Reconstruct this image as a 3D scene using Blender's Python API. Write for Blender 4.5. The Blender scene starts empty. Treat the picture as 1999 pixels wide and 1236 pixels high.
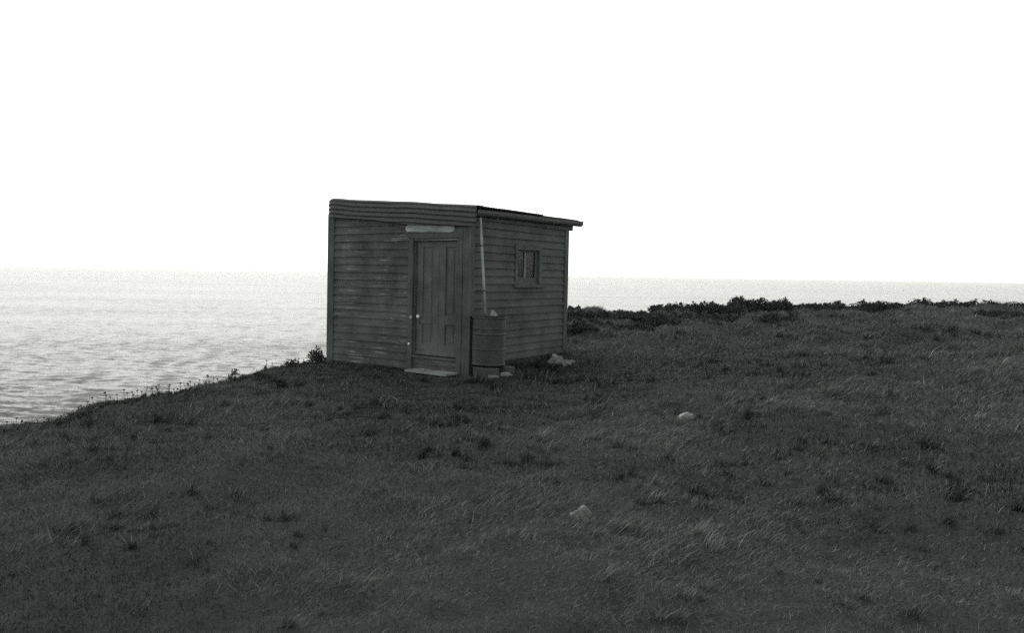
import bpy, bmesh, math, random
import numpy as np
from mathutils import Vector, Matrix
random.seed(7)
rng = np.random.default_rng(11)
R = math.radians
sc = bpy.context.scene
C = sc.collection

# ------------------------------------------------------------------ camera
EYE = 1.6
cam = bpy.data.cameras.new('camera')
cam.sensor_width = 36.0
cam.lens = 1533.0 / 1999.0 * 36.0
cam.shift_x = 0.0808
cam.shift_y = -0.0125
cam.clip_start = 0.05
cam.clip_end = 80000
camo = bpy.data.objects.new('camera', cam)
C.objects.link(camo)
pitch, roll = 0.0381, 0.01764
cp, sp, cr, sr = math.cos(pitch), math.sin(pitch), math.cos(roll), math.sin(roll)
def _p(x, y, z): return Vector((x, cp * y + sp * z, -sp * y + cp * z))
_r, _u, _f = _p(cr, 0, sr), _p(-sr, 0, cr), _p(0, 1, 0)
camo.matrix_world = Matrix(((_r.x, _u.x, -_f.x, 0), (_r.y, _u.y, -_f.y, 0), (_r.z, _u.z, -_f.z, EYE), (0, 0, 0, 1)))
sc.camera = camo

# ------------------------------------------------------------------ light (bright overcast, sun veiled ahead of the camera)
SUN_EL, SUN_AZ = R(60), R(-14)          # azimuth measured from +Y towards +X
world = bpy.data.worlds.new('World')
sc.world = world
world.use_nodes = True
wn = world.node_tree.nodes
wl = world.node_tree.links
bg = wn['Background']
sky = wn.new('ShaderNodeTexSky')
sky.sky_type = 'NISHITA'
sky.sun_disc = False
sky.sun_elevation = SUN_EL
sky.sun_rotation = SUN_AZ
sky.air_density = 1.0
sky.dust_density = 1.0
sky.ozone_density = 1.0
bw = wn.new('ShaderNodeRGBToBW')        # black-and-white film: the sky has no hue
tint = wn.new('ShaderNodeMixRGB')
tint.blend_type = 'MULTIPLY'
tint.inputs[0].default_value = 1
tint.inputs[2].default_value = (1, 1.0, 0.965, 1)
wl.new(sky.outputs[0], bw.inputs[0])
wl.new(bw.outputs[0], tint.inputs[1])
wl.new(tint.outputs[0], bg.inputs[0])
bg.inputs[1].default_value = 0.15
sun = bpy.data.lights.new('sun', 'SUN')
sun.energy = 0.5
sun.angle = R(30)
sun.color = (1, 0.985, 0.95)
suno = bpy.data.objects.new('sun', sun)
C.objects.link(suno)
sd = Vector((math.sin(SUN_AZ) * math.cos(SUN_EL), math.cos(SUN_AZ) * math.cos(SUN_EL), math.sin(SUN_EL)))
suno.rotation_euler = sd.to_track_quat('Z', 'Y').to_euler()
suno.location = sd * 60
sc.view_settings.view_transform = 'Standard'
sc.view_settings.look = 'None'
sc.view_settings.exposure = 1.0
sc.view_settings.gamma = 1
sc.cycles.max_bounces = 10
sc.cycles.use_denoising = False
sc.cycles.volume_bounces = 10

# ------------------------------------------------------------------ helpers
def g(v): return (v * 0.875, v * 1.0, v * 0.965, 1)

def tag(o, label=None, cat=None, group=None, kind=None):
    if label: o['label'] = label
    if cat: o['category'] = cat
    if group: o['group'] = group
    if kind: o['kind'] = kind
    return o

def empty(name, loc=(0, 0, 0), rz=0.0):
    o = bpy.data.objects.new(name, None)
    o.empty_display_size = 0.2
    C.objects.link(o)
    o.location = loc
    o.rotation_euler = (0, 0, rz)
    return o

class MB:
    def __init__(s): s.v = []; s.f = []
    def add(s, vs, fs):
        b = len(s.v)
        s.v += [tuple(p) for p in vs]
        s.f += [tuple(i + b for i in q) for q in fs]
    def box(s, a, b, m=None):
        (x0, y0, z0), (x1, y1, z1) = a, b
        vs = [(x0, y0, z0), (x1, y0, z0), (x1, y1, z0), (x0, y1, z0), (x0, y0, z1), (x1, y0, z1), (x1, y1, z1), (x0, y1, z1)]
        if m: vs = [m @ Vector(p) for p in vs]
        s.add(vs, [(0, 3, 2, 1), (4, 5, 6, 7), (0, 1, 5, 4), (1, 2, 6, 5), (2, 3, 7, 6), (3, 0, 4, 7)])
    def tube(s, pts, rad, n=10, cap=True):
        pts = [Vector(p) for p in pts]
        rr = rad if isinstance(rad, (list, tuple)) else [rad] * len(pts)
        vs, fs = [], []
        for i, p in enumerate(pts):
            t = (pts[min(i + 1, len(pts) - 1)] - pts[max(i - 1, 0)]).normalized()
            a = t.orthogonal().normalized() if abs(t.z) < 0.99 else Vector((1, 0, 0))
            if abs(t.z) < 0.99:
                a = Vector((0, 0, 1)).cross(t).normalized()
            b = t.cross(a).normalized(); a = b.cross(t)
            for k in range(n):
                q = 2 * math.pi * k / n
                vs.append(p + (a * math.cos(q) + b * math.sin(q)) * rr[i])
        for i in range(len(pts) - 1):
            for k in range(n):
                k2 = (k + 1) % n
                fs.append((i * n + k, i * n + k2, (i + 1) * n + k2, (i + 1) * n + k))
        if cap:
            fs.append(tuple(range(n))[::-1]); fs.append(tuple((len(pts) - 1) * n + k for k in range(n)))
        s.add(vs, fs)
    def lathe(s, prof, c=(0, 0, 0), n=48, wob=None):
        vs, fs = [], []
        for (r, z) in prof:
            for k in range(n):
                a = 2 * math.pi * k / n
                w = 1 + (wob(a, z) if wob else 0)
                vs.append((c[0] + r * w * math.cos(a), c[1] + r * w * math.sin(a), c[2] + z))
        for i in range(len(prof) - 1):
            for k in range(n):
                k2 = (k + 1) % n
                fs.append((i * n + k, i * n + k2, (i + 1) * n + k2, (i + 1) * n + k))
        s.add(vs, fs)
    def build(s, name, m, parent=None, smooth=False, bevel=0.0, loc=None):
        me = bpy.data.meshes.new(name)
        me.from_pydata(s.v, [], s.f)
        me.update()
        bm = bmesh.new(); bm.from_mesh(me)
        bmesh.ops.recalc_face_normals(bm, faces=bm.faces)
        bm.to_mesh(me); bm.free()
        me.materials.append(m)
        if smooth: me.polygons.foreach_set('use_smooth', [True] * len(me.polygons))
        o = bpy.data.objects.new(name, me)
        C.objects.link(o)
        if parent: o.parent = parent
        if loc: o.location = loc
        if bevel:
            b = o.modifiers.new('bevel', 'BEVEL'); b.width = bevel; b.segments = 2; b.limit_method = 'ANGLE'
        return o

# numpy value noise ---------------------------------------------------------
_T = np.random.default_rng(5).random((256, 256))
def vnoise(x, y, s=1.0, o=0.0):
    x = np.asarray(x, float) * s + 37.3 + o * 13.7; y = np.asarray(y, float) * s + 11.9 + o * 7.1
    xi = np.floor(x).astype(int); yi = np.floor(y).astype(int)
    fx = x - xi; fy = y - yi
    fx = fx * fx * (3 - 2 * fx); fy = fy * fy * (3 - 2 * fy)
    a = _T[xi % 256, yi % 256]; b = _T[(xi + 1) % 256, yi % 256]
    c = _T[xi % 256, (yi + 1) % 256]; d = _T[(xi + 1) % 256, (yi + 1) % 256]
    return (a * (1 - fx) + b * fx) * (1 - fy) + (c * (1 - fx) + d * fx) * fy - 0.5
def fbm(x, y, s, n=4, o=0.0):
    r = 0
    for i in range(n): r = r + vnoise(x, y, s * 2 ** i, o + i) / 2 ** i
    return r

# ------------------------------------------------------------------ materials
def mat(name):
    m = bpy.data.materials.new(name); m.use_nodes = True
    nt = m.node_tree
    return m, nt, nt.nodes['Principled BSDF']
def nd(nt, t, **k):
    n = nt.nodes.new(t)
    for a, b in k.items(): setattr(n, a, b)
    return n
def noise(nt, vec, scale, detail=6, rough=0.6):
    n = nd(nt, 'ShaderNodeTexNoise'); n.inputs['Scale'].default_value = scale
    n.inputs['Detail'].default_value = detail; n.inputs['Roughness'].default_value = rough
    if vec: nt.links.new(vec, n.inputs['Vector'])
    return n.outputs[0]
def ramp(nt, fac, stops):
    r = nd(nt, 'ShaderNodeValToRGB')
    e = r.color_ramp.elements
    while len(e) < len(stops): e.new(0.5)
    for q, (p, c) in zip(e, stops):
        q.position = p; q.color = c if isinstance(c, tuple) else g(c)
    nt.links.new(fac, r.inputs[0])
    return r.outputs[0]
def mix(nt, fac, a, b, mode='MIX'):
    n = nd(nt, 'ShaderNodeMixRGB', blend_type=mode)
    for i, v in ((0, fac), (1, a), (2, b)):
        if isinstance(v, (int, float)): n.inputs[i].default_value = v if i == 0 else g(v)
        elif isinstance(v, tuple): n.inputs[i].default_value = v
        else: nt.links.new(v, n.inputs[i])
    return n.outputs[0]
def mapping(nt, scale):
    t = nd(nt, 'ShaderNodeTexCoord'); m = nd(nt, 'ShaderNodeMapping')
    m.inputs['Scale'].default_value = scale
    nt.links.new(t.outputs['Object'], m.inputs['Vector'])
    return m.outputs[0]
def bump(nt, b, h, strength=0.3, dist=0.01):
    n = nd(nt, 'ShaderNodeBump'); n.inputs['Strength'].default_value = strength; n.inputs['Distance'].default_value = dist
    nt.links.new(h, n.inputs['Height']); nt.links.new(n.outputs[0], b.inputs['Normal'])

def wood(name, v, stretch, fleck=0.0, fleckv=0.35, rough=0.75, var=0.3):
    """painted, weathered timber; stretch = noise scale per axis (small along the grain)"""
    m, nt, b = mat(name)
    vec = mapping(nt, stretch)
    n1 = noise(nt, vec, 6, 8, 0.65)
    col = ramp(nt, n1, [(0.25, v * (1 - var)), (0.5, v), (0.78, v * (1 + var))])
    big = noise(nt, mapping(nt, (1, 1, 1)), 1.7, 3)
    col = mix(nt, 1.0, col, ramp(nt, big, [(0.32, (0.62, 0.62, 0.62, 1)), (0.68, (1.25, 1.25, 1.25, 1))]), 'MULTIPLY')
    if fleck > 0:
        n2 = noise(nt, vec, 3.3, 9, 0.72)
        patch = noise(nt, mapping(nt, (1, 1, 1)), 2.6, 2)
        mm = nd(nt, 'ShaderNodeMath', operation='MULTIPLY')
        nt.links.new(ramp(nt, n2, [(0.66 - fleck * .125, (0, 0, 0, 1)), (0.69 - fleck * .125, (1, 1, 1, 1))]), mm.inputs[0])
        nt.links.new(ramp(nt, patch, [(0.42, (0, 0, 0, 1)), (0.68, (.9, .9, .9, 1))]), mm.inputs[1])
        col = mix(nt, mm.outputs[0], col, fleckv)
        n3 = noise(nt, mapping(nt, (1, .6, 1)), 34, 3, 0.6)
        patch2 = noise(nt, mapping(nt, (1.3, 1, 1)), 3.1, 3)
        m3 = nd(nt, 'ShaderNodeMath', operation='MULTIPLY')
        nt.links.new(ramp(nt, n3, [(0.68, (0, 0, 0, 1)), (0.72, (1, 1, 1, 1))]), m3.inputs[0])
        nt.links.new(ramp(nt, patch2, [(0.5, (0, 0, 0, 1)), (0.62, (fleck, fleck, fleck, 1))]), m3.inputs[1])
        col = mix(nt, m3.outputs[0], col, fleckv * 1.6)
    nt.links.new(col, b.inputs['Base Color'])
    b.inputs['Roughness'].default_value = rough
    b.inputs['Specular IOR Level'].default_value = 0.25
    bump(nt, b, n1, 0.35, 0.004)
    return m

M = {}
V = 0.094
M['front'] = wood('painted_weatherboard_front', V, (3, 0.42, 15), 0.8, 0.36)
M['side'] = wood('painted_weatherboard_side', V * 0.92, (0.35, 3, 7), 0.2, 0.3)
M['trim'] = wood('painted_trim', V * 1.05, (7, 7, 0.4), 0.25, 0.3)
M['door'] = wood('painted_door', V * 1.25, (8, 8, 0.5), 0.12, 0.22, 0.6)
M['htrim'] = wood('painted_head_trim', V * 1.05, (5, 0.5, 8), 0.15, 0.3)
M['sidetrim'] = wood('painted_side_trim', V * 0.95, (1.5, 5, 5), 0.0)
M['pale'] = wood('bare_weathered_board', 0.3, (4, 1.1, 9), 1.0, 0.55, 0.85, 0.5)
M['plank'] = wood('weathered_plank', 0.32, (1.5, 9, 5), 0.0, 0.4, 0.85, 0.35)
M['oldwood'] = wood('old_dark_timber', 0.08, (2, 8, 8), 0.2, 0.2, 0.9, 0.4)
M['dark'] = wood('dark_interior', 0.03, (1, 1, 1))

def iron(name, v, rough=0.55, metal=0.25, streak=(6, 0.4, 6), flake=0.3):
    m, nt, b = mat(name)
    vec = mapping(nt, streak)
    n1 = noise(nt, vec, 3, 7, 0.65)
    col = ramp(nt, n1, [(0.25, v * .6), (0.5, v), (0.75, v * 1.45)])
    n2 = noise(nt, mapping(nt, (1, 1, 1)), 7, 8, 0.7)
    col = mix(nt, ramp(nt, n2, [(0.56, (0, 0, 0, 1)), (0.66, (flake, flake, flake, 1))]), col, v * 2.3)
    nt.links.new(col, b.inputs['Base Color'])
    b.inputs['Roughness'].default_value = rough
    b.inputs['Metallic'].default_value = metal
    bump(nt, b, n2, 0.2, 0.003)
    return m
M['roof'] = iron('corrugated_iron', 0.075)
M['gutter'] = iron('painted_gutter', 0.06)
M['pipe'] = iron('bare_zinc_pipe', 0.36, 0.5, 0.2, (5, 5, 0.5))
M['drum'] = iron('rusty_drum_steel', 0.058, 0.6, 0.3, (1, 1, 0.6), 0.6)
M['knob'] = None
m, nt, b = mat('white_china'); b.inputs['Base Color'].default_value = (0.85, 0.85, 0.82, 1); b.inputs['Roughness'].default_value = 0.15; M['knob'] = m
m, nt, b = mat('window_glass')
tr = nd(nt, 'ShaderNodeBsdfTransparent'); tr.inputs[0].default_value = (.75, .75, .75, 1)
gs = nd(nt, 'ShaderNodeBsdfGlossy'); gs.inputs['Roughness'].default_value = 0.06; gs.inputs['Color'].default_value = (1, 1, 1, 1)
ms = nd(nt, 'ShaderNodeMixShader'); ms.inputs[0].default_value = 0.022
nt.links.new(tr.outputs[0], ms.inputs[1]); nt.links.new(gs.outputs[0], ms.inputs[2]); nt.links.new(ms.outputs[0], nt.nodes['Material Output'].inputs[0])
M['glass'] = m
m, nt, b = mat('faded_curtain'); b.inputs['Base Color'].default_value = g(0.09); b.inputs['Roughness'].default_value = 0.95; M['curtain'] = m

def stone(name, v):
    m, nt, b = mat(name)
    vec = mapping(nt, (1, 1, 1))
    n1 = noise(nt, vec, 22, 8, 0.7)
    n2 = noise(nt, vec, 90, 4, 0.7)
    col = ramp(nt, n1, [(0.3, v * .35), (0.5, v), (0.72, v * 1.5)])
    col = mix(nt, 0.5, col, ramp(nt, n2, [(0.35, v * .3), (0.65, v * 1.6)]))
    nt.links.new(col, b.inputs['Base Color']); b.inputs['Roughness'].default_value = 0.9
    bump(nt, b, n2, 0.6, 0.01)
    return m
M['rock'] = stone('lichened_rock', 0.2)
M['paler'] = stone('pale_stone', 0.26)
M['white_rock'] = stone('white_quartz_rock', 0.4)

def leafmat(name, v, rough=0.6):
    m, nt, b = mat(name)
    at = nd(nt, 'ShaderNodeAttribute', attribute_name='tint')
    nt.links.new(at.outputs['Color'], b.inputs['Base Color'])
    b.inputs['Roughness'].default_value = rough
    b.inputs['Specular IOR Level'].default_value = 0.2
    return m
M['grass'] = leafmat('grass_blades', 0.05)
m, nt, b = mat('shrub_leaves')
n1 = noise(nt, mapping(nt, (1, 1, 1)), 9, 4)
nt.links.new(ramp(nt, n1, [(0.3, 0.038), (0.55, 0.06), (0.75, 0.09)]), b.inputs['Base Color']); b.inputs['Roughness'].default_value = 0.95; b.inputs['Specular IOR Level'].default_value = 0.05
M['leaf'] = m
m, nt, b = mat('weed_stems'); b.inputs['Base Color'].default_value = g(0.05); b.inputs['Roughness'].default_value = 0.8; M['weed'] = m

# ------------------------------------------------------------------ terrain
# thin-plate surface through surveyed spot heights (x, y, z)
EDGE_AZ = np.radians([-180, -120, -90, -60, -45, -28.7, -18.2, -13.9, -10, -8, 0, 5, 10.2, 13.4, 15.7, 18.3, 27, 37.3, 60, 90, 120, 180])
EDGE_R = np.array([40, 25, 9, 7.8, 8.0, 9.2, 10.8, 12.2, 13.5, 14.6, 18.5, 20.5, 21.5, 22, 22.6, 24, 26, 28, 30, 36, 40, 40.])
EDGE_S = {-28.7: -.190, -18.2: -.150, -13.9: -.1330, -10: -.1175, -8: -.1165, 10.2: -.0425, 13.4: -.0435, 15.7: -.0415, 18.3: -.040, 27: -.0315, 37.3: -.0245}
def edge_r(az): return np.interp(az, EDGE_AZ, EDGE_R)
pts = [(0, 0, 0), (0.6, 12.2, 0), (-1.8, 14, -.04), (2.56, 14.76, .165), (-1, 8, -.0), (2, 8, .06), (-3.2, 5, -.1), (3, 5, .1), (4.8, 9, .24),
       (0, -8, 0), (-8, -8, -.3), (9, -8, .5), (10, 12, .55), (6, 2, .3), (-6, 1, -.2), (1.0, 5.0, .02), (20, 8, 1.0), (25, -10, 1.2), (-4, 6.5, -.09), (5, 16, .33)]
for d, s in EDGE_S.items():
    r = float(edge_r(R(d))); pts.append((r * math.sin(R(d)), r * math.cos(R(d)), EYE + s * r))
P = np.array(pts, float)
def _U(r2): return np.where(r2 > 1e-12, 0.5 * r2 * np.log(np.maximum(r2, 1e-12)), 0)
n = len(P)
K = _U(((P[:, None, :2] - P[None, :, :2]) ** 2).sum(-1)) + np.eye(n) * 0.3
Q = np.c_[np.ones(n), P[:, :2]]
A = np.zeros((n + 3, n + 3)); A[:n, :n] = K; A[:n, n:] = Q; A[n:, :n] = Q.T
W = np.linalg.solve(A, np.r_[P[:, 2], 0, 0, 0])
TH = 0.92152
BX, BY = 0.62828, 12.2186
DR = np.array([math.cos(TH), math.sin(TH)]); DF = np.array([-math.sin(TH), math.cos(TH)])
def to_local(x, y):
    dx, dy = np.asarray(x) - BX, np.asarray(y) - BY
    return dx * DR[0] + dy * DR[1], dx * DF[0] + dy * DF[1]
def to_world(lx, ly): return BX + lx * DR[0] + ly * DF[0], BY + lx * DR[1] + ly * DF[1]
def height(x, y):
    x = np.asarray(x, float); y = np.asarray(y, float)
    sh = x.shape; x = x.ravel(); y = y.ravel()
    z = W[n] + W[n + 1] * x + W[n + 2] * y
    for i in range(n):
        z = z + W[i] * _U((x - P[i, 0]) ** 2 + (y - P[i, 1]) ** 2)
    r = np.hypot(x, y); az = np.arctan2(x, y)
    lx, ly = to_local(x, y)
    near = np.clip(np.maximum(np.maximum(-lx, lx - 3.2), np.maximum(-ly, ly - 3.05)) / 1.2, 0.12, 1)    # trodden flat by the shed
    hum = np.clip((r - 13) / 5, 0, 1) * np.clip((np.degrees(az) - 4) / 6, 0, 1)
    z = z + near * (fbm(x, y, 0.7, 3) * 0.13 + fbm(x, y, 1.7, 3, 3) * 0.09 + fbm(x, y, 7, 2, 6) * 0.03)
    z = z + hum * (np.abs(fbm(x, y, 0.8, 3, 9)) * 0.45 - 0.10)
    d = np.maximum(r - edge_r(az) - 0.45 * fbm(x, y, 0.9, 4, 2), 0)
    drop = np.where(d < 4, 0.16 * d * d, 2.56 + 1.28 * (d - 4))
    return np.maximum(z - drop, -36).reshape(sh)

def grid_obj(name, X, Y, Z, m, smooth=True, wrap=False):
    nr, nc = X.shape
    idx = np.arange(nr * nc).reshape(nr, nc)
    if wrap:
        a = idx[:-1]; b2 = np.roll(idx, -1, axis=1)[:-1]; c2 = np.roll(idx, -1, axis=1)[1:]; d2 = idx[1:]
    else:
        a = idx[:-1, :-1]; b2 = idx[:-1, 1:]; c2 = idx[1:, 1:]; d2 = idx[1:, :-1]
    F = np.stack([a, d2, c2, b2], -1).reshape(-1, 4)
    me = bpy.data.meshes.new(name)
    me.vertices.add(nr * nc); me.vertices.foreach_set('co', np.stack([X, Y, Z], -1).astype(np.float32).ravel())
    me.loops.add(F.size); me.loops.foreach_set('vertex_index', F.astype(np.int32).ravel())
    me.polygons.add(len(F)); me.polygons.foreach_set('loop_start', np.arange(0, F.size, 4, dtype=np.int32))
    me.polygons.foreach_set('loop_total', np.full(len(F), 4, np.int32))
    me.update(calc_edges=True); me.validate()
    me.polygons.foreach_set('use_smooth', [smooth] * len(me.polygons))
    me.materials.append(m)
    o = bpy.data.objects.new(name, me); C.objects.link(o)
    return o

m, nt, b = mat('turf_soil')
vec = mapping(nt, (1, 1, 1))
n1 = noise(nt, vec, 2.2, 8, 0.7); n2 = noise(nt, vec, 45, 6, 0.7)
col = ramp(nt, n1, [(0.3, 0.03), (0.55, 0.045), (0.75, 0.07)])
col = mix(nt, 0.5, col, ramp(nt, n2, [(0.3, 0.02), (0.7, 0.075)]))
nt.links.new(col, b.inputs['Base Color']); b.inputs['Roughness'].default_value = 0.95; b.inputs['Specular IOR Level'].default_value = 0.1
bump(nt, b, n2, 0.8, 0.02)
az = np.radians(np.concatenate([np.linspace(-180, -50, 60, endpoint=False), np.linspace(-50, 60, 640, endpoint=False), np.linspace(60, 180, 60, endpoint=False)]))
rr = 0.3 * (90 / 0.3) ** (np.linspace(0, 1, 380))
AZ, RR = np.meshgrid(az, rr)
X, Y = RR * np.sin(AZ), RR * np.cos(AZ)
tag(grid_obj('ground', X, Y, height(X, Y), m, wrap=True), kind='structure')

# ------------------------------------------------------------------ sea
SEA = -30.0
m, nt, b = mat('sea_water')
b.inputs['Base Color'].default_value = g(0.04)
b.inputs['IOR'].default_value = 1.33
b.inputs['Roughness'].default_value = 0.22
def tilt(scale, mp, detail, k):
    n_ = nd(nt, 'ShaderNodeTexNoise'); n_.inputs['Scale'].default_value = scale; n_.inputs['Detail'].default_value = detail; n_.inputs['Roughness'].default_value = 0.6
    nt.links.new(mapping(nt, mp), n_.inputs['Vector'])
    sb = nd(nt, 'ShaderNodeVectorMath', operation='SUBTRACT'); nt.links.new(n_.outputs['Color'], sb.inputs[0]); sb.inputs[1].default_value = (.5, .5, .5)
    ml = nd(nt, 'ShaderNodeVectorMath', operation='MULTIPLY'); nt.links.new(sb.outputs[0], ml.inputs[0]); ml.inputs[1].default_value = (k * .7, k, 0)
    return ml.outputs[0]
ad = nd(nt, 'ShaderNodeVectorMath', operation='ADD'); nt.links.new(tilt(.42, (.32, 1, 1), 5, 1.0), ad.inputs[0]); ad0 = nd(nt, 'ShaderNodeVectorMath', operation='ADD')
nt.links.new(tilt(1.4, (.5, 1, 1), 3, .8), ad0.inputs[0]); nt.links.new(tilt(.012, (.22, 1, 1), 5, .38), ad0.inputs[1]); nt.links.new(ad0.outputs[0], ad.inputs[1])
ge = nd(nt, 'ShaderNodeNewGeometry')
ad2 = nd(nt, 'ShaderNodeVectorMath', operation='ADD'); nt.links.new(ad.outputs[0], ad2.inputs[0]); nt.links.new(ge.outputs['Normal'], ad2.inputs[1])
nm_ = nd(nt, 'ShaderNodeVectorMath', operation='NORMALIZE'); nt.links.new(ad2.outputs[0], nm_.inputs[0])
nt.links.new(nm_.outputs[0], b.inputs['Normal'])
azs = np.radians(np.concatenate([np.linspace(-100, -42, 40, endpoint=False), np.linspace(-42, -5, 520, endpoint=False), np.linspace(-5, 6, 30, endpoint=False), np.linspace(6, 45, 300, endpoint=False), np.linspace(45, 100, 40)]))
rs = np.concatenate([30 * (1500 / 30) ** np.linspace(0, 1, 620, endpoint=False), 1500 * (40000 / 1500) ** np.linspace(0, 1, 60)])
AZ, RR = np.meshgrid(azs, rs)
X, Y = RR * np.sin(AZ), RR * np.cos(AZ)
step = RR * (math.log(50) / 620)
Z = np.zeros_like(X)
for i in range(44):
    lam = 1.3 * (9 / 1.3) ** rng.random(); th = rng.normal(0, 0.38) + 0.1
    k = 2 * math.pi / lam
    amp = 0.0085 * lam ** 0.9 * np.clip(lam / (3.0 * step) - 0.6, 0, 1)
    ph = k * (X * math.sin(th) + Y * math.cos(th)) + rng.random() * 6.28 + 1.5 * vnoise(X, Y, 1 / (4 * lam), i)
    Z += amp * (1 - np.abs(np.sin(ph / 2)) * 2 + 0.27) * (0.6 + 1.2 * (vnoise(X, Y, 1 / (7 * lam), i + 40) + .5))
tag(grid_obj('sea', X, Y, SEA + Z, m), kind='structure')

# ------------------------------------------------------------------ grass
def gauss(x, y, cx, cy, r): return np.exp(-((x - cx) ** 2 + (y - cy) ** 2) / (r * r))
def make_grass(N, amin, amax, rmin, rmax):
    # radius sampled so that density falls off with distance
    rgrid = np.linspace(rmin, rmax, 4000)
    dens = np.minimum(1, (4.5 / rgrid) ** 1.45) * rgrid
    cdf = np.cumsum(dens); cdf /= cdf[-1]
    r = np.interp(rng.random(N), cdf, rgrid)
    a = np.radians(amin + (amax - amin) * rng.random(N))
    # clump into tufts
    x = r * np.sin(a); y = r * np.cos(a)
    jit = np.maximum(0.02, 0.006 * r)
    key = rng.integers(0, N, N // 3)
    x[:N // 3] = x[key] + rng.normal(0, 1, N // 3) * jit[key]; y[:N // 3] = y[key] + rng.normal(0, 1, N // 3) * jit[key]
    # tussocks: tight tufts of longer blades
    nt_ = 2600; per = 46; k0 = N - nt_ * per
    ti = rng.integers(0, k0, nt_); tr_ = np.hypot(x[ti], y[ti])
    ok_ = fbm(x[ti], y[ti], .6, 3, 61) + .02 * x[ti] > -.08
    src = np.repeat(np.where(ok_, ti, ti[ok_][rng.integers(0, ok_.sum(), nt_)]), per)
    spread = np.repeat(.012 + .03 * rng.random(nt_) ** 2, per) * np.clip(np.hypot(x[src], y[src]) / 6, .8, 2)
    x[k0:] = x[src] + rng.normal(0, 1, nt_ * per) * spread; y[k0:] = y[src] + rng.normal(0, 1, nt_ * per) * spread
    tus = np.zeros(N); tus[k0:] = np.repeat(.5 + rng.random(nt_), per)
    ttone = np.ones(N); ttone[k0:] = np.repeat(.78 + 1.0 * rng.random(nt_) ** 1.5, per)
    r = np.hypot(x, y)
    lx, ly = to_local(x, y)
    keep = ~((lx > -0.02) & (lx < 3.22) & (ly > -0.02) & (ly < 3.05))
    keep &= ~((lx > -0.36) & (lx < 0.02) & (ly > 0.15) & (ly < 1.07))
    keep &= r < edge_r(np.arctan2(x, y)) + 2.5
    x, y, r = x[keep], y[keep], r[keep]
    tus, ttone = tus[keep], ttone[keep]; is_t = tus > 0
    N = len(x)
    z = height(x, y)
    pat = fbm(x, y, 0.55, 4, 21)              # dry / lush patches
    pat2 = fbm(x, y, 2.2, 3, 31)
    sc_ = np.clip((r / 5.0) ** 0.7, 0.8, 4)
    lx, ly = to_local(x, y)
    wall = np.maximum(np.maximum(-lx, lx - 3.2), np.maximum(-ly, ly - 3.05))
    H = (0.020 + 0.032 * rng.random(N) ** 2) * (1 + 1.3 * np.clip(pat2 + 0.05, 0, 1)) * sc_ ** 0.5
    H = np.where(is_t, H * (1.0 + 1.1 * tus), H)
    tall = rng.random(N) < 0.010
    H[tall] *= 1.8
    front = (lx < 0) & (lx > -1.0) & (ly > -.2) & (ly < 1.4)
    H = np.where(front, H * .5, H)
    H = np.where((wall < .22) & ~front & (rng.random(N) < .6), H * 1.9, H)
    wid = (0.0010 + 0.0008 * rng.random(N)) * sc_
    ang = rng.random(N) * 2 * math.pi
    lean = 0.15 + 1.25 * rng.random(N) ** 1.3
    lean[is_t] = 0.1 + .8 * rng.random(is_t.sum())
    wind = 0.7 * fbm(x, y, 0.9, 2, 51)
    dx = np.cos(ang) * lean * 1.1 + 0.25 + wind * 1.3; dy = np.sin(ang) * lean * 0.9 - 0.1 + wind * .3
    px, py = -np.sin(ang + 1.2 * rng.normal(0, 1, N)), np.cos(ang)
    pn = np.hypot(px, py) + 1e-6; px /= pn; py /= pn
    bend = 1.15 + .5 * rng.random(N)
    V_ = np.zeros((N, 5, 3), np.float32)
    z0 = z - 0.012
    for k, (t, wf) in enumerate(((0, 1), (0, -1), (.55, .8), (.55, -.8), (1, 0))):
        V_[:, k, 0] = x + dx * H * t ** bend * 0.95 + px * wid * wf
        V_[:, k, 1] = y + dy * H * t ** bend * 0.95 + py * wid * wf
        V_[:, k, 2] = z0 + H * (t - 0.18 * t * t)
    base = np.arange(N)[:, None] * 5
    F = np.concatenate([base + np.array([0, 1, 3]), base + np.array([0, 3, 2]), base + np.array([2, 3, 4])], 1).reshape(-1, 3)
    streak = fbm(x + .4 * y, y * 2.6, .8, 3, 71)
    pale = 0.03 + 0.6 * np.clip(pat + 0.02, 0, 1) + 0.45 * np.clip(pat2, 0, 1) + .6 * np.clip(streak - .05, 0, 1) + .22 * np.clip((x - .5) / 3, 0, 1)
    for (cx, cy, rr_, w_) in ((0.12, 4.6, .24, 1.6), (0.08, 5.15, .2, 1.0), (.35, 4.3, .2, .8), (1.75, 5.6, .3, .6), (2.0, 5.0, .3, .6), (1.5, 4.7, .2, .5), (3.4, 15.8, .7, .5), (4.2, 16.5, .8, .4), (0.6, 7.6, .8, .12), (-0.2, 7.2, .9, .1)):
        pale += w_ * gauss(x, y, cx, cy, rr_)
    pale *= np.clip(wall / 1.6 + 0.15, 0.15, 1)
    dry = rng.random(N) < np.clip(pale, 0.02, .75) * .55
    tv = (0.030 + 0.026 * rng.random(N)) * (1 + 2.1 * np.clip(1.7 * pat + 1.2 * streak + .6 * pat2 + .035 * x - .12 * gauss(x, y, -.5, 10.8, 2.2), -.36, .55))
    tv[dry] = 0.08 + 0.19 * rng.random(dry.sum())
    tv = tv * ttone
    tv[tall & (rng.random(N) < .3)] *= 2.2
    tv = np.clip(tv, .022, .5)
    col = np.ones((N, 5, 4), np.float32)
    hue = rng.random(N)
    col[:, :, 0] = (tv * (0.85 + .05 * hue))[:, None]; col[:, :, 1] = tv[:, None]; col[:, :, 2] = (tv * (1.02 - .12 * hue))[:, None]
    me = bpy.data.meshes.new('grass')
    me.vertices.add(N * 5); me.vertices.foreach_set('co', V_.ravel())
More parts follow.
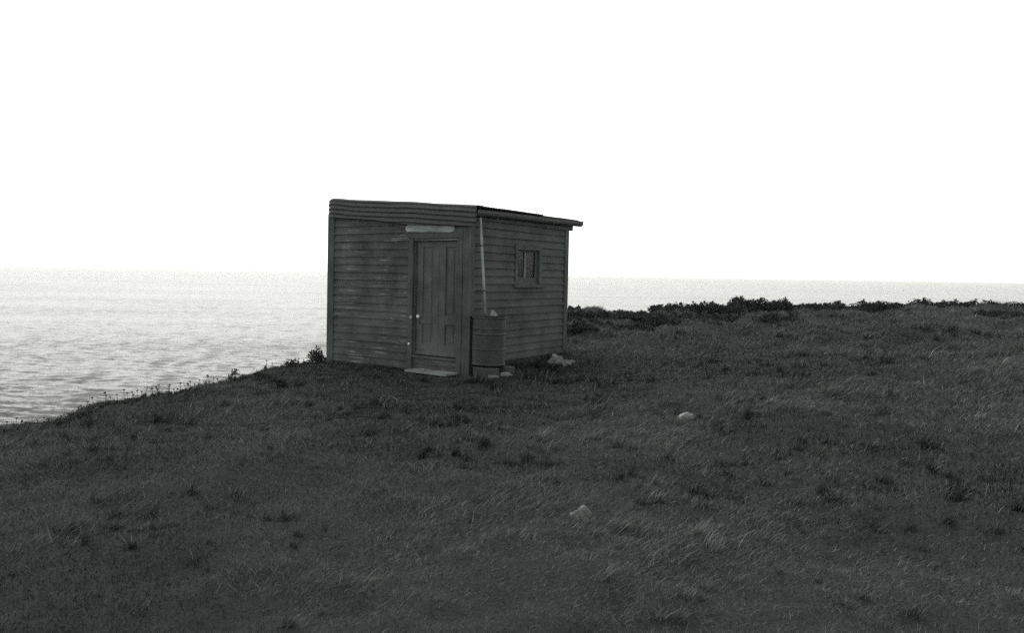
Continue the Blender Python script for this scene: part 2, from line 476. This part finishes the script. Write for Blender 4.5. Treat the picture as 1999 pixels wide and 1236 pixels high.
    me.loops.add(F.size); me.loops.foreach_set('vertex_index', F.astype(np.int32).ravel())
    me.polygons.add(len(F)); me.polygons.foreach_set('loop_start', np.arange(0, F.size, 3, dtype=np.int32))
    me.polygons.foreach_set('loop_total', np.full(len(F), 3, np.int32))
    me.update(calc_edges=True)
    at = me.color_attributes.new('tint', 'FLOAT_COLOR', 'POINT')
    at.data.foreach_set('color', col.ravel())
    me.materials.append(M['grass'])
    o = bpy.data.objects.new('grass', me); C.objects.link(o)
    return o
tag(make_grass(1500000, -48, 56, 2.2, 30), 'short matted wind-blown turf of the headland with dry pale tufts', 'grass', kind='stuff')

# ------------------------------------------------------------------ shed
shed = empty('shed', (BX, BY, 0), TH)
tag(shed, 'small dark weatherboard shed with sloping corrugated iron roof standing on the grassy clifftop', 'shed')
WID, DEP = 3.03, 3.19

def place(face):
    return {'front': lambda u, o, z: (-o, u, z), 'right': lambda u, o, z: (u, -o, z),
            'left': lambda u, o, z: (u, WID + o, z), 'back': lambda u, o, z: (DEP + o, u, z)}[face]
def board(mb, face, u0, u1, zb, exp, top=None, jit=1.0):
    f = place(face); nseg = max(1, int((u1 - u0) / 0.22))
    ph = random.random() * 6; a1 = random.uniform(-.003, .003) * jit; ob = random.uniform(-.002, .003) * jit
    vs = []
    for i in range(nseg + 1):
        u = u0 + (u1 - u0) * i / nseg
        dz = (a1 * math.sin(u * 2.1 + ph) + random.uniform(-.0006, .0006)) * jit
        do = ob + random.uniform(-.0006, .0006) * jit
        zt = zb + exp + 0.018
        vs += [f(u, 0.001, zt), f(u, 0.008, zt), f(u, 0.038 + do, zb + dz), f(u, 0.001, zb + dz)]
    fs = []
    for i in range(nseg):
        p = i * 4; q = p + 4
        for k in range(4):
            k2 = (k + 1) % 4
            fs.append((p + k, p + k2, q + k2, q + k))
    fs += [(0, 1, 2, 3), tuple(nseg * 4 + k for k in (3, 2, 1, 0))]
    mb.add(vs, fs)

def roofz(y): return 2.652 + 0.0765 * (y + 0.14)

# front wall
fw = MB(); EX = 0.1316
fw.box((0.002, 0, -.3), (0.03, 0.14, 2.6)); fw.box((0.002, 1.19, -.3), (0.03, WID, 2.66)); fw.box((0.002, 0.14, 2.2), (0.03, 1.19, 2.6))
for k in range(-3, 19):
    zb = 0.292 + EX * (k - 1)
    if zb + EX < 2.2:
        if k % 4 == 1:
            jx = random.uniform(1.7, 2.5); board(fw, 'front', 1.2, jx, zb, EX); board(fw, 'front', jx + .004, 2.905, zb + .002, EX)
        else: board(fw, 'front', 1.2, 2.905, zb, EX)
    elif zb < 2.45: board(fw, 'front', .12, 2.905, zb, EX)
    else: board(fw, 'front', 1.0, 2.905, zb, min(EX, 2.66 - zb))
fw.build('front_wall', M['front'], shed)
# right wall with window hole
rw = MB(); EX2 = 0.1274
w0, w1_, wz0, wz1 = 1.31, 2.16, 1.42, 2.11
rw.box((0.03, 0.002, -.3), (w0, 0.03, 2.55)); rw.box((w1_, 0.002, -.3), (DEP, 0.03, 2.55)); rw.box((w0, 0.002, -.3), (w1_, 0.03, wz0)); rw.box((w0, 0.002, wz1), (w1_, 0.03, 2.55))
for k in range(-16, 3):
    zb = 2.217 + EX2 * k
    if zb > wz0 - 0.06 and zb + EX2 < wz1 + 0.12 and zb < 2.05:
        board(rw, 'right', 0.05, w0 - .02, zb, EX2); board(rw, 'right', w1_ + .02, 3.07, zb, EX2)
    else: board(rw, 'right', 0.05, 3.07, zb, min(EX2, 2.54 - zb))
rw.build('side_wall', M['side'], shed)
lw = MB(); lw.box((0.03, WID - .03, -.4), (DEP - .03, WID - .002, 2.80))
for k in range(-3, 19): board(lw, 'left', 0.02, DEP, 0.2 + EX * k, EX)
lw.build('side_wall', M['side'], shed)
kw = MB(); kw.box((DEP - .03, 0.03, -.3), (DEP - .002, WID - .03, 2.6))
for k in range(-3, 17): board(kw, 'back', 0.02, WID - .02, 0.2 + EX * k, EX)
kw.build('back_wall', M['front'], shed)
fl = MB(); fl.box((0.04, 0.04, 0.18), (DEP - .04, WID - .04, 0.22)); fl.build('floor', M['dark'], shed)

# corner boards
for nm, bxs in (('corner_board', [((-.045, 2.9, -.3), (0.0, 3.052, 2.62)), ((0.0, 3.032, -.3), (.12, 3.052, 2.62))]),
                ('corner_board', [((-.045, -.042, -.3), (0.0, 0.112, 2.36)), ((0.0, -.042, -.3), (.055, 0.0, 2.46))]),
                ('corner_board', [((3.06, -.045, -.2), (3.20, 0.0, 2.46)), ((3.192, 0.0, -.2), (3.222, .1, 2.46))])):
    q = MB()
    for a, b_ in bxs: q.box(a, b_)
    q.build(nm, M['trim'], shed, bevel=.004)

# door frame, door
df = MB()
df.box((-.05, 1.105, -.1), (0.07, 1.205, 2.168)); df.box((-.05, 0.118, -.2), (0.07, 0.222, 2.168))
df.box((-.05, 0.118, 2.170), (0.07, 1.205, 2.262))
df.box((-.006, 1.082, .24), (0.07, 1.104, 2.168)); df.box((-.006, 0.223, .24), (0.07, 0.238, 2.168)); 
df.build('door_frame', M['trim'], shed, bevel=.004)
dr = MB()
dy0, dy1, dz0, dz1 = 0.240, 1.080, 0.268, 2.166
xs, xf = 0.062, 0.040          # panel plane / face plane (inside is +x)
dr.box((xs, dy0, dz0), (xs + .02, dy1, dz1))
pan = [(.30, .50), (.745, .96)]
for a, b_ in ((dy0, .30), (.50, .6295), (.632, .745), (.96, dy1)): dr.box((xf, a, dz0), (xs, b_, dz1))
for a, b_ in pan:
    for z0, z1 in ((dz0, .455), (.785, .93), (2.03, dz1)): dr.box((xf + .001, a, z0), (xs, b_, z1))
    for z0, z1 in ((.455, .785), (.93, 2.03)):
        dr.box((xs - .008, a + .045, z0 + .045), (xs, b_ - .045, z1 - .045))      # raised field
door = dr.build('door', M['door'], shed, bevel=.005)
kb = MB(); kb.lathe([(0, 0), (.012, 0), (.012, .03), (.02, .034), (.028, .045), (.03, .058), (.024, .072), (.01, .08), (0, .081)], n=20)
kb.v = [(xf - z, 1.005 + x, .90 + y) for x, y, z in kb.v]
kb.build('door_knob', M['knob'], door, smooth=True)
ep = MB(); ep.lathe([(0, 0), (.022, 0), (.020, .006), (0, .007)], n=16); ep.v = [(xf - z, 1.005 + x, .80 + y * 1.5) for x, y, z in ep.v]
ep.build('keyhole_plate', M['gutter'], door)
wb = MB(); wb.add([(xf, .25, .355), (xf, 1.07, .355), (xf - .05, 1.07, .285), (xf - .05, .25, .285), (xf, .25, .285), (xf, 1.07, .285)], [(0, 1, 2, 3), (3, 2, 5, 4), (0, 3, 4), (1, 5, 2), (0, 4, 5, 1)])
wb.build('weather_bar', M['htrim'], door)
th_ = MB(); th_.box((-.055, .224, .225), (.10, 1.103, .262)); th_.build('door_sill', M['htrim'], shed, bevel=.006)
bs = MB(); bs.box((-.012, .224, .118), (.03, 1.103, .223)); bs.box((-.004, .224, -.2), (.03, 1.103, .112)); bs.build('base_board', M['front'], shed, bevel=.004)
kk = MB(); kk.lathe([(0, 0), (.012, 0), (.012, .02), (.022, .028), (.022, .038), (.012, .046), (0, .047)], n=16)
kk.v = [(-.05 - z, 1.135 + x, .445 + y) for x, y, z in kk.v]
kk.build('latch_knob', M['knob'], shed, smooth=True)
lp = MB(); lp.box((-.054, 1.108, .86), (-.05, 1.15, .91)); lp.build('strike_plate', M['pipe'], shed)

# pale bare board over the door, rounded worn ends
pb = MB(); N_ = 40; vs = []; fs = []
for i in range(N_ + 1):
    t = i / N_; y = .275 + .985 * t
    e = min(t, 1 - t) * N_ / 3.0
    rnd = min(1, math.sqrt(max(0, 1 - (1 - min(e, 1)) ** 2)) * .75 + .25)
    mid = 2.318 + .018 * t
    hh = (.064 + .006 * math.sin(t * 17) + .005 * math.sin(t * 41 + 1)) * rnd
    lo = .062 * rnd
    vs += [(-.062, y, mid - lo + .004), (-.062, y, mid + hh - .004), (-.03, y, mid + hh), (-.03, y, mid - lo)]
for i in range(N_):
    p = i * 4
    for k in range(4): fs.append((p + k, p + (k + 1) % 4, p + 4 + (k + 1) % 4, p + 4 + k))
fs += [(0, 1, 2, 3), tuple(N_ * 4 + k for k in (3, 2, 1, 0))]
pb.add(vs, fs)
tag(pb.build('head_board', M['pale'], shed), 'pale bare weathered board over the door')

# window
wf = MB(); c0, c1, cz0, cz1 = 1.285, 2.185, 1.452, 2.135
wf.box((c0, -.045, cz0), (c0 + .085, .03, cz1 - .10)); wf.box((c1 - .085, -.045, cz0), (c1, .03, cz1 - .10)); wf.box((c0, -.047, cz1 - .099), (c1, .03, cz1))
win = wf.build('window', M['sidetrim'], shed, bevel=.004)
sh = MB(); s0, s1 = c0 + .086, c1 - .086
sh.box((s0, .004, 1.453), (s1, .034, 1.565)); sh.box((s0, .004, 2.0), (s1, .034, 2.034)); sh.box((s0, .004, 1.566), (s0 + .03, .034, 1.999)); sh.box((s1 - .075, .004, 1.566), (s1, .034, 1.999))
sh.build('sash', M['sidetrim'], win, bevel=.003)
for xa in (1.665,):
    gb = MB(); gb.box((xa, -.002, 1.567), (xa + .022, .03, 1.998)); gb.build('glazing_bar', M['plank'], win, bevel=.003)
gl = MB(); gl.box((s0 + .031, .018, 1.567), (s1 - .076, .022, 1.998)); gl.build('pane', M['glass'], win)
sl = MB(); sl.add([(1.255, -.012, 1.452), (2.265, -.012, 1.452), (2.265, -.085, 1.434), (1.255, -.085, 1.434), (1.255, -.012, 1.385), (2.265, -.012, 1.385), (2.265, -.08, 1.390), (1.255, -.08, 1.390)],
                  [(0, 1, 2, 3), (3, 2, 6, 7), (7, 6, 5, 4), (0, 4, 5, 1), (0, 3, 7, 4), (1, 5, 6, 2)])
sl.build('window_sill', M['sidetrim'], win, bevel=.004)
cu = MB(); vs = []; fs = []
for i in range(41):
    t = i / 40; x = 1.76 + .26 * t; o_ = .075 + .018 * math.sin(t * 26) + .008 * math.sin(t * 11)
    vs += [(x, o_, 1.5), (x, o_, 1.93)]
for i in range(40): fs.append((i * 2, i * 2 + 2, i * 2 + 3, i * 2 + 1))
cu.add(vs, fs); cu.build('curtain', M['curtain'], win, smooth=True)

# roof iron: profile runs front-to-back with 76 mm corrugations, sloping down towards the gutter side
PIT, AMP = 0.0762, 0.0105
def corr(s): return AMP * math.sin(2 * math.pi * s / PIT)
rf = MB(); ny = 22
xsamp = np.arange(-0.02, 3.36, PIT / 8)
sheet_edges = [-.02, .64, 1.30, 1.93, 2.6, 3.36]
for si in range(5):
    a, b_ = sheet_edges[si], sheet_edges[si + 1] + (.05 if si < 4 else 0)
    lift = (.016, .019, .017, 0.004, .006)[si]; y0 = -.175 + random.uniform(-.02, .02); sag = random.uniform(-.01, .01)
    xx = [x for x in xsamp if a <= x <= b_]; vs = []; fs = []
    for j in range(ny + 1):
        t = j / ny; y = y0 + (2.985 - y0) * t
        for x in xx: vs.append((x, y, roofz(y) - .012 + corr(x) + lift * (1 - .5 * t) + sag * math.sin(t * 3)))
    nx = len(xx)
    for j in range(ny):
        for i in range(nx - 1): fs.append((j * nx + i, j * nx + i + 1, (j + 1) * nx + i + 1, (j + 1) * nx + i))
    rf.add(vs, fs)
roof = rf.build('roof', M['roof'], shed, smooth=True)
so = roof.modifiers.new('sheet', 'SOLIDIFY'); so.thickness = .003
# last sheet bent down over the front
ap = MB(); ny = 60
def bot(y): return float(np.interp(y, [-.2, .18, .51, 1.18, 1.54, 1.9, 2.29, 2.72, 3.0], [2.344, 2.357, 2.370, 2.400, 2.433, 2.492, 2.523, 2.545, 2.56]))
rad = 0.044; vs = []; fs = []; ns = 64
for j in range(ny + 1):
    t = j / ny; y = -.165 + (3.005 + .165) * t
    e = max(0, (y - 2.87) / .135)
    ztop = roofz(y) - .012 + .022 - .045 * e * e - .004 * math.sin(y * 3.3 + .4) + 0.0025 * math.sin(y*7.1)
    L1, L2 = .16, rad * math.pi / 2
    L3 = ztop - rad - bot(y) - .03 * e
    L3 = max(L3, .05)
    tot = L1 + L2 + L3
    for i in range(ns + 1):
        s = tot * i / ns
        if s < L1: x, z, nx_, nz_ = .10 - s + .0, ztop, 0, 1
        elif s < L1 + L2:
            q = (s - L1) / rad; x, z, nx_, nz_ = -.06 - rad * math.sin(q), ztop - rad + rad * math.cos(q), -math.sin(q), math.cos(q)
        else: x, z, nx_, nz_ = -.06 - rad - .012 * math.sin(y * 2.2) * (s - L1 - L2), ztop - rad - (s - L1 - L2), -1, 0
        c_ = AMP * .95 * math.sin(2 * math.pi * (s - .02 + .008 * math.sin(y * 2.3)) / (PIT * 1.02))
        x += nx_ * c_ + .03 * e * e; z += nz_ * c_
        vs.append((x, y, z))
for j in range(ny):
    for i in range(ns): fs.append((j * (ns + 1) + i, j * (ns + 1) + i + 1, (j + 1) * (ns + 1) + i + 1, (j + 1) * (ns + 1) + i))
ap.add(vs, fs)
apo = ap.build('roof_apron', M['roof'], shed, smooth=True)
so = apo.modifiers.new('sheet', 'SOLIDIFY'); so.thickness = .003; so.offset = 1
tag(apo, 'corrugated iron sheet bent down over the front wall top')
# eaves: wall plate, gutter, downpipe
wp = MB(); wp.box((.06, -.05, 2.455), (3.335, .0, 2.585)); wp.box((.0, -.028, 2.36), (3.06, -.0285, 2.361)); wp.build('wall_plate', M['sidetrim'], shed, bevel=.004)
gu = MB(); vs = []; fs = []
prof = [(-.060, 2.640), (-.060, 2.575), (-.075, 2.552), (-.105, 2.542), (-.140, 2.548), (-.160, 2.572), (-.168, 2.605), (-.166, 2.628), (-.176, 2.633), (-.176, 2.641), (-.164, 2.641), (-.158, 2.606), (-.150, 2.578), (-.135, 2.556), (-.105, 2.550), (-.080, 2.560), (-.066, 2.580), (-.066, 2.640)]
ng = 16
for i in range(ng + 1):
    t = i / ng; x = -.06 + 3.59 * t; dz = -.030 + .040 * t + .004 * math.sin(t * 7)
    for (y, z) in prof: vs.append((x, y, z + dz - .012))
np_ = len(prof)
for i in range(ng):
    for k in range(np_): fs.append((i * np_ + k, i * np_ + (k + 1) % np_, (i + 1) * np_ + (k + 1) % np_, (i + 1) * np_ + k))
gu.add(vs, fs)
e0 = MB(); gu.add([(-.0605, y, z - .042) for y, z in prof[:9]], [tuple(range(9))])
gutter = gu.build('gutter', M['gutter'], shed)
dp = MB(); dp.tube([(.07, -.115, 2.545), (.075, -.118, 2.47), (.10, -.15, 1.9), (.115, -.175, 1.5), (.135, -.21, .975)], .021, 12)
pipe = dp.build('downpipe', M['pipe'], shed, smooth=True)
for zz, px_, py_ in ((2.05, .093, -.141), (1.35, .121, -.184)):
    q = MB(); q.tube([(px_ - .0008, py_ + .0025, zz + .012), (px_ + .0008, py_ - .0025, zz - .012)], .0245, 12); q.box((px_ - .006, py_ + .02, zz - .010), (px_ + .006, -.03, zz + .010)); q.build('pipe_strap', M['drum'], pipe)
oc = MB(); oc.tube([(.07, -.115, 2.556), (.0712, -.1155, 2.48)], .027, 12); oc.build('outlet_collar', M['gutter'], pipe, smooth=True)

# ------------------------------------------------------------------ things by the shed
def gz(lx, ly):
    x, y = to_world(lx, ly); return float(height(np.array([x]), np.array([y]))[0])
def wloc(lx, ly, z): x, y = to_world(lx, ly); return (x, y, z)

# steel drum catching the downpipe
DX, DY, DZ, DH, DRAD = 0.085, -0.315, 0.215, 0.735, 0.26
drum = empty('water_drum', wloc(DX, DY, DZ), TH)
tag(drum, 'dented rusty steel drum under the downpipe at the shed corner', 'drum')
def dent(a, z): return .008 * math.sin(3 * a + 6 * z) + .012 * math.exp(-((a - 4.2) / .3) ** 2 - ((z - .36) / .1) ** 2) * -1
bd = MB()
R0 = DRAD - .006
pr = [(0, .012), (DRAD - .012, .012), (DRAD - .006, .0), (DRAD, .006), (DRAD, .02), (R0, .028), (R0, .034)]
for zb in (.247, .477):
    pr += [(R0, zb - .10), (R0, zb - .022), (R0, zb - .015), (R0 + .006, zb - .006), (R0 + .008, zb), (R0 + .006, zb + .006), (R0, zb + .015), (R0, zb + .022)]
pr += [(R0, .555), (R0 + .003, .562), (R0 + .003, .568), (R0, .575), (R0, .58), (R0, DH - .02)]
bd.lathe(pr, wob=dent)
bd.build('body', M['drum'], drum, smooth=True)
rm = MB(); rm.lathe([(DRAD - .012, DH - .022), (DRAD + .004, DH - .02), (DRAD + .008, DH - .008), (DRAD + .004, DH + .002), (DRAD - .006, DH + .002), (DRAD - .012, DH - .008), (DRAD - .012, DH - .022)])
rm.build('rim', M['gutter'], drum, smooth=True)
ld = MB()
for (ya, yb) in ((-.10, .03), (.036, .16)):
    ld.box((-.27, ya, DH + .003), (.12, yb, DH + .022), Matrix.Rotation(R(-40), 4, 'Z'))
ld.build('lid_board', M['oldwood'], drum, bevel=.003)

def rock(name, m, loc, size, seed, label, cat, sub=4, rot=0.0, amp=.5, group=None):
    bm = bmesh.new(); bmesh.ops.create_icosphere(bm, subdivisions=sub, radius=1)
    rs_ = np.random.default_rng(seed); dirs = rs_.normal(size=(14, 3)); dirs /= np.linalg.norm(dirs, axis=1)[:, None]; cut = .6 + .36 * rs_.random(14)
    for v in bm.verts:
        p = np.array(v.co)
        s_ = 1.0
        for d_, c_ in zip(dirs, cut):
            q = p @ d_
            if q * s_ > c_: s_ = min(s_, c_ / q)
        s_ *= 1 + amp * .8 * float(fbm(np.array([p[0] * 2 + seed + p[2]]), np.array([p[1] * 2 + p[2] * 1.7]), 1.1, 5)[0])
        v.co = Vector(p * s_)
        v.co.x *= size[0]; v.co.y *= size[1]; v.co.z *= size[2]
    me = bpy.data.meshes.new(name); bm.to_mesh(me); bm.free()
    me.materials.append(m)
    o = bpy.data.objects.new(name, me); C.objects.link(o); o.location = loc; o.rotation_euler = (0, 0, rot)
    tag(o, label, cat, group)
    return o

# chunk lying on the drum's boards
ck = MB()
ck.add([(-.05, -.025, 0), (.06, -.025, 0), (.06, .025, 0), (-.05, .025, 0), (-.045, -.02, .075), (-.012, -.02, .098), (-.012, .02, .095), (-.045, .02, .07), (.058, -.02, .018), (.058, .02, .018)],
       [(0, 1, 2, 3), (0, 4, 5, 8, 1), (3, 2, 9, 6, 7), (0, 3, 7, 4), (4, 7, 6, 5), (5, 6, 9, 8), (1, 8, 9, 2)])
cko = ck.build('wood_chunk', M['pale'], bevel=.004, loc=wloc(DX + .01, DY - .07, DZ + DH + .021)); cko.rotation_euler = (0, 0, R(2))
tag(cko, 'pale wedge-shaped lump of wood lying on top of the drum', 'wood block')

# timber blocks and bricks carrying the drum
def block(name, c, size, rz, m, label, cat, bevel=.008):
    q = MB(); q.box((-size[0] / 2, -size[1] / 2, 0), (size[0] / 2, size[1] / 2, size[2]))
    o = q.build(name, m, bevel=bevel, loc=wloc(c[0], c[1], c[2])); o.rotation_euler = (0, 0, TH + R(rz))
    return tag(o, label, cat)
block('timber_block', (-.115, -.40, -.06), (.13, .42, .25), -8, M['oldwood'], 'dark timber block under the left side of the drum', 'timber block')
block('timber_block', (.27, -.34, -.06), (.24, .56, .25), -6, M['oldwood'], 'broad dark timber block under the right side of the drum', 'timber block')
block('board_offcut', (.04, -.645, .101), (.16, .05, .022), -22, M['pale'], 'short pale board offcut lying below the drum', 'board')
block('brick', (.03, -.66, .0), (.2, .1, .1), -28, M['paler'], 'low pale brick beside the pale offcut below the drum', 'brick')
block('brick', (-.20, -.60, -.005), (.10, .2, .1), -30, M['paler'], 'half buried pale brick at the shed corner left of the drum', 'brick')

# doorstep plank
sp_ = MB(); sp_.box((-.345, .175, .018), (-.015, 1.005, .054))
step_o = MB(); step_o.v = [(x + .19, y - .6, z) for x, y, z in sp_.v]; step_o.f = sp_.f
so_ = step_o.build('step_plank', M['plank'], bevel=.006, loc=wloc(-.19, .6, 0)); so_.rotation_euler = (0, 0, TH - R(1.5))
tag(so_, 'pale weathered plank laid on the grass as a doorstep', 'plank')
for k, yy in enumerate((.3, .9)):
    block('support_block', (-.18, yy, -.12), (.26, .10, .137), 0, M['oldwood'], ('dark wooden block under the right end of the doorstep plank', 'dark wooden block under the left end of the doorstep plank')[k], 'timber block')

# stones
def ground_at(x, y): return float(height(np.array([x]), np.array([y]))[0])
rock('rock', M['rock'], (.985, 4.93, ground_at(.985, 4.93) + .03), (.066, .055, .075), 21, 'rounded grey lichened rock sitting alone in the foreground grass', 'rock')
rock('rock', M['white_rock'], (2.83, 8.55, ground_at(2.83, 8.55) + .01), (.115, .09, .08), 17, 'bright white rock lying on the grass slope right of the shed', 'rock', rot=.4)
x_, y_ = 2.16, 13.25
rock('pale_stone', M['paler'], (x_, y_, ground_at(x_, y_) + .07), (.12, .09, .11), 8, 'upper of the two pale crumbly stones by the far wall corner', 'stone', rot=.3, amp=.8)
rock('pale_stone', M['paler'], (x_ + .16, y_ - .06, ground_at(x_ + .16, y_ - .06) + .035), (.115, .08, .07), 9, 'lower wedge of pale stone leaning beside the far wall corner', 'stone', rot=-.3, amp=.8)

# ------------------------------------------------------------------ shrubs and weeds on the cliff edge
def leaves(mb, c, rad, N, size, seed, flat=0.25):
    rs_ = np.random.default_rng(seed)
    for _ in range(N):
        d_ = rs_.normal(size=3); d_ /= np.linalg.norm(d_); rr_ = rs_.random() ** .45
        p = np.array(c) + d_ * rr_ * np.array(rad)
        if p[2] < c[2] - rad[2] * .95: continue
        nrm = rs_.normal(size=3) + d_ * .8; nrm /= np.linalg.norm(nrm)
        a = np.cross(nrm, rs_.normal(size=3)); a /= np.linalg.norm(a); b_ = np.cross(nrm, a)
        s_ = size * (0.6 + .8 * rs_.random())
        mb.add([p - a * s_, p + b_ * s_ * .45 + nrm * s_ * flat * .3, p + a * s_, p - b_ * s_ * .45 + nrm * s_ * flat * .3], [(0, 1, 2), (0, 2, 3)])
def shrub(x, y, w, d_, h, N, size, seed, label, lobes=5, group=None):
    z = ground_at(x, y) - .03
    root = empty('coastal_shrub', (x, y, z)); tag(root, label, 'shrub', group)
    rs_ = random.Random(seed); lv = MB(); st = MB()
    for k in range(lobes):
        t = (k + .5) / lobes; cx = (t - .5) * w * .8 + rs_.uniform(-.06, .06) * w; cy = rs_.uniform(-.3, .3) * d_; hz = h * rs_.uniform(.45, .8) * (1 - .5 * abs(t - .5))
        leaves(lv, (cx, cy, hz * .55), (w / lobes * .95, d_ * .35, hz * .75), N // lobes, size, seed * 31 + k)
        for q in range(4):
            ex, ey = cx + rs_.uniform(-.3, .3) * w / lobes, cy + rs_.uniform(-.2, .2) * d_
            ez = hz * rs_.uniform(.9, 1.45)
            st.tube([(q * .002, 0, -.05), (ex / 2, ey / 2, ez * .4), (ex, ey, ez)], [.008, .006, .003], 5)
            leaves(lv, (ex, ey, ez), (.05, .05, .05), 10, size, seed * 77 + k * 5 + q)
    lv.build('foliage', M['leaf'], root); st.build('stem', M['weed'], root)
    return root
def at_px(azd, r): return r * math.sin(R(azd)), r * math.cos(R(azd))
x, y = -2.03, 14.35
shrub(x, y, .34, .3, .36, 420, .028, 1, 'dark leafy shrub poking out behind the left corner of the shed', 3)
x, y = at_px(-10.0, 13.3); shrub(x, y, .24, .2, .2, 190, .022, 2, 'low dark leafy tuft on the cliff edge nearest the left of the shed', 2)
x, y = at_px(-13.8, 12.0); shrub(x, y, .30, .2, .20, 190, .02, 3, 'ragged spiky dark tuft on the cliff edge among the flower stalks', 3)
x, y = at_px(-9.0, 14.0); shrub(x, y, .5, .2, .07, 200, .02, 4, 'low dark hump of ground plants beside the shed and cliff edge', 4)
G = 'heath shrubs along the right skyline'
LBL = 'low dark heath shrub on the right skyline above the sea'
right = [(10.6, 21.5, .5, .2), (13.6, 21.9, .7, .2), (15.8, 22.2, .9, .14), (16.9, 22.5, 1.1, .24), (18.0, 22.8, 1.3, .38), (19.3, 23.1, 1.5, .46), (21.0, 23.4, 1.7, .44), (22.8, 23.9, 1.8, .36),
         (24.8, 24.6, 2.0, .32), (27.2, 25.2, 2.0, .3), (29.6, 25.7, 2.0, .34), (32.0, 26.2, 2.0, .38), (34.4, 26.7, 2.0, .34), (36.8, 27.2, 2.0, .36), (39.4, 27.6, 2.0, .4)]
for i, (a, r, w, h) in enumerate(right):
    x, y = at_px(a, r); shrub(x, y, w, .8, h, int(600 + 1300 * w), .034, 20 + i, LBL, 6, G)
for i, (a, r, w, h, l) in enumerate([(16.4, 19.5, 1.1, .30, 'dark rounded heath clump below the right skyline shrubs'), (12.0, 18.8, .9, .2, 'low dark heath clump in the grass behind the shed'), (24, 20.5, 1.4, .3, 'dark heath clump on the grass slope far right of the shed')]):
    x, y = at_px(a, r); shrub(x, y, w, .7, h, 1100, .035, 50 + i, l, 5)
for i, (a, r, w) in enumerate([(9.9, 19.6, 1.3), (11.6, 20.3, 1.4), (13.6, 20.2, 1.5), (15.0, 20.8, 1.3), (18.2, 20.9, 1.5), (19.8, 21.3, 1.6), (21.8, 21.9, 1.6), (10.8, 17.6, .9), (14.6, 18.1, 1.0), (26.5, 22.6, 1.7), (31, 23.4, 1.8), (36, 24.2, 1.8)]):
    x, y = at_px(a, r); shrub(x, y, w, 1.1, .17, 1500, .034, 80 + i, 'flat dark patch of heath on the grass bank below the right skyline', 5, 'heath patches on the bank below the right skyline')

def weed(x, y, h, seed):
    rs_ = random.Random(seed); mb = MB(); z = ground_at(x, y) - .02
    for q in range(rs_.randint(1, 2)):
        ex, ey = rs_.uniform(-.04, .04), rs_.uniform(-.04, .04); hh = h * rs_.uniform(.7, 1.1) + .02
        mb.tube([(ex * .2, ey * .2, 0), (ex * .5, ey * .5, hh * .6), (ex, ey, hh)], [.003, .0025, .002], 5)
        bm = bmesh.new(); bmesh.ops.create_icosphere(bm, subdivisions=1, radius=rs_.uniform(.010, .017))
        vs = [(v.co.x + ex, v.co.y + ey, v.co.z * .8 + hh) for v in bm.verts]; fs = [tuple(v.index for v in f.verts) for f in bm.faces]; bm.free()
        mb.add(vs, fs)
    leaves(mb, (0, 0, h * .25), (.035, .035, h * .3), 16, .026, seed)
    o = mb.build('seaside_weed', M['weed'], loc=(x, y, z))
    return tag(o, 'thin dark flower stalk with round seed heads on the left cliff edge', 'weed', 'flower stalks along the left cliff edge')
k = 0
for a in list(np.linspace(-28.5, -14.6, 44)) + [-12.5, -11.8, -11.2, -10.7, -9.6]:
    a2 = a + rng.uniform(-.15, .15); r = float(edge_r(R(a2))) + rng.uniform(-.1, .35)
    x, y = at_px(a2, r); weed(x, y, rng.uniform(.07, .17), 100 + k); k += 1

# ------------------------------------------------------------------ sea haze
hz = MB(); hz.box((-42000, -42000, -38), (42000, 42000, 6.0))
m = bpy.data.materials.new('sea_haze'); m.use_nodes = True; nt = m.node_tree
nt.nodes.remove(nt.nodes['Principled BSDF'])
pv = nt.nodes.new('ShaderNodeVolumePrincipled'); pv.inputs['Color'].default_value = (1, 1, 0.98, 1); pv.inputs['Density'].default_value = 0.00011; pv.inputs['Anisotropy'].default_value = 0.8
nt.links.new(pv.outputs[0], nt.nodes['Material Output'].inputs['Volume'])
tag(hz.build('haze', m), kind='stuff')
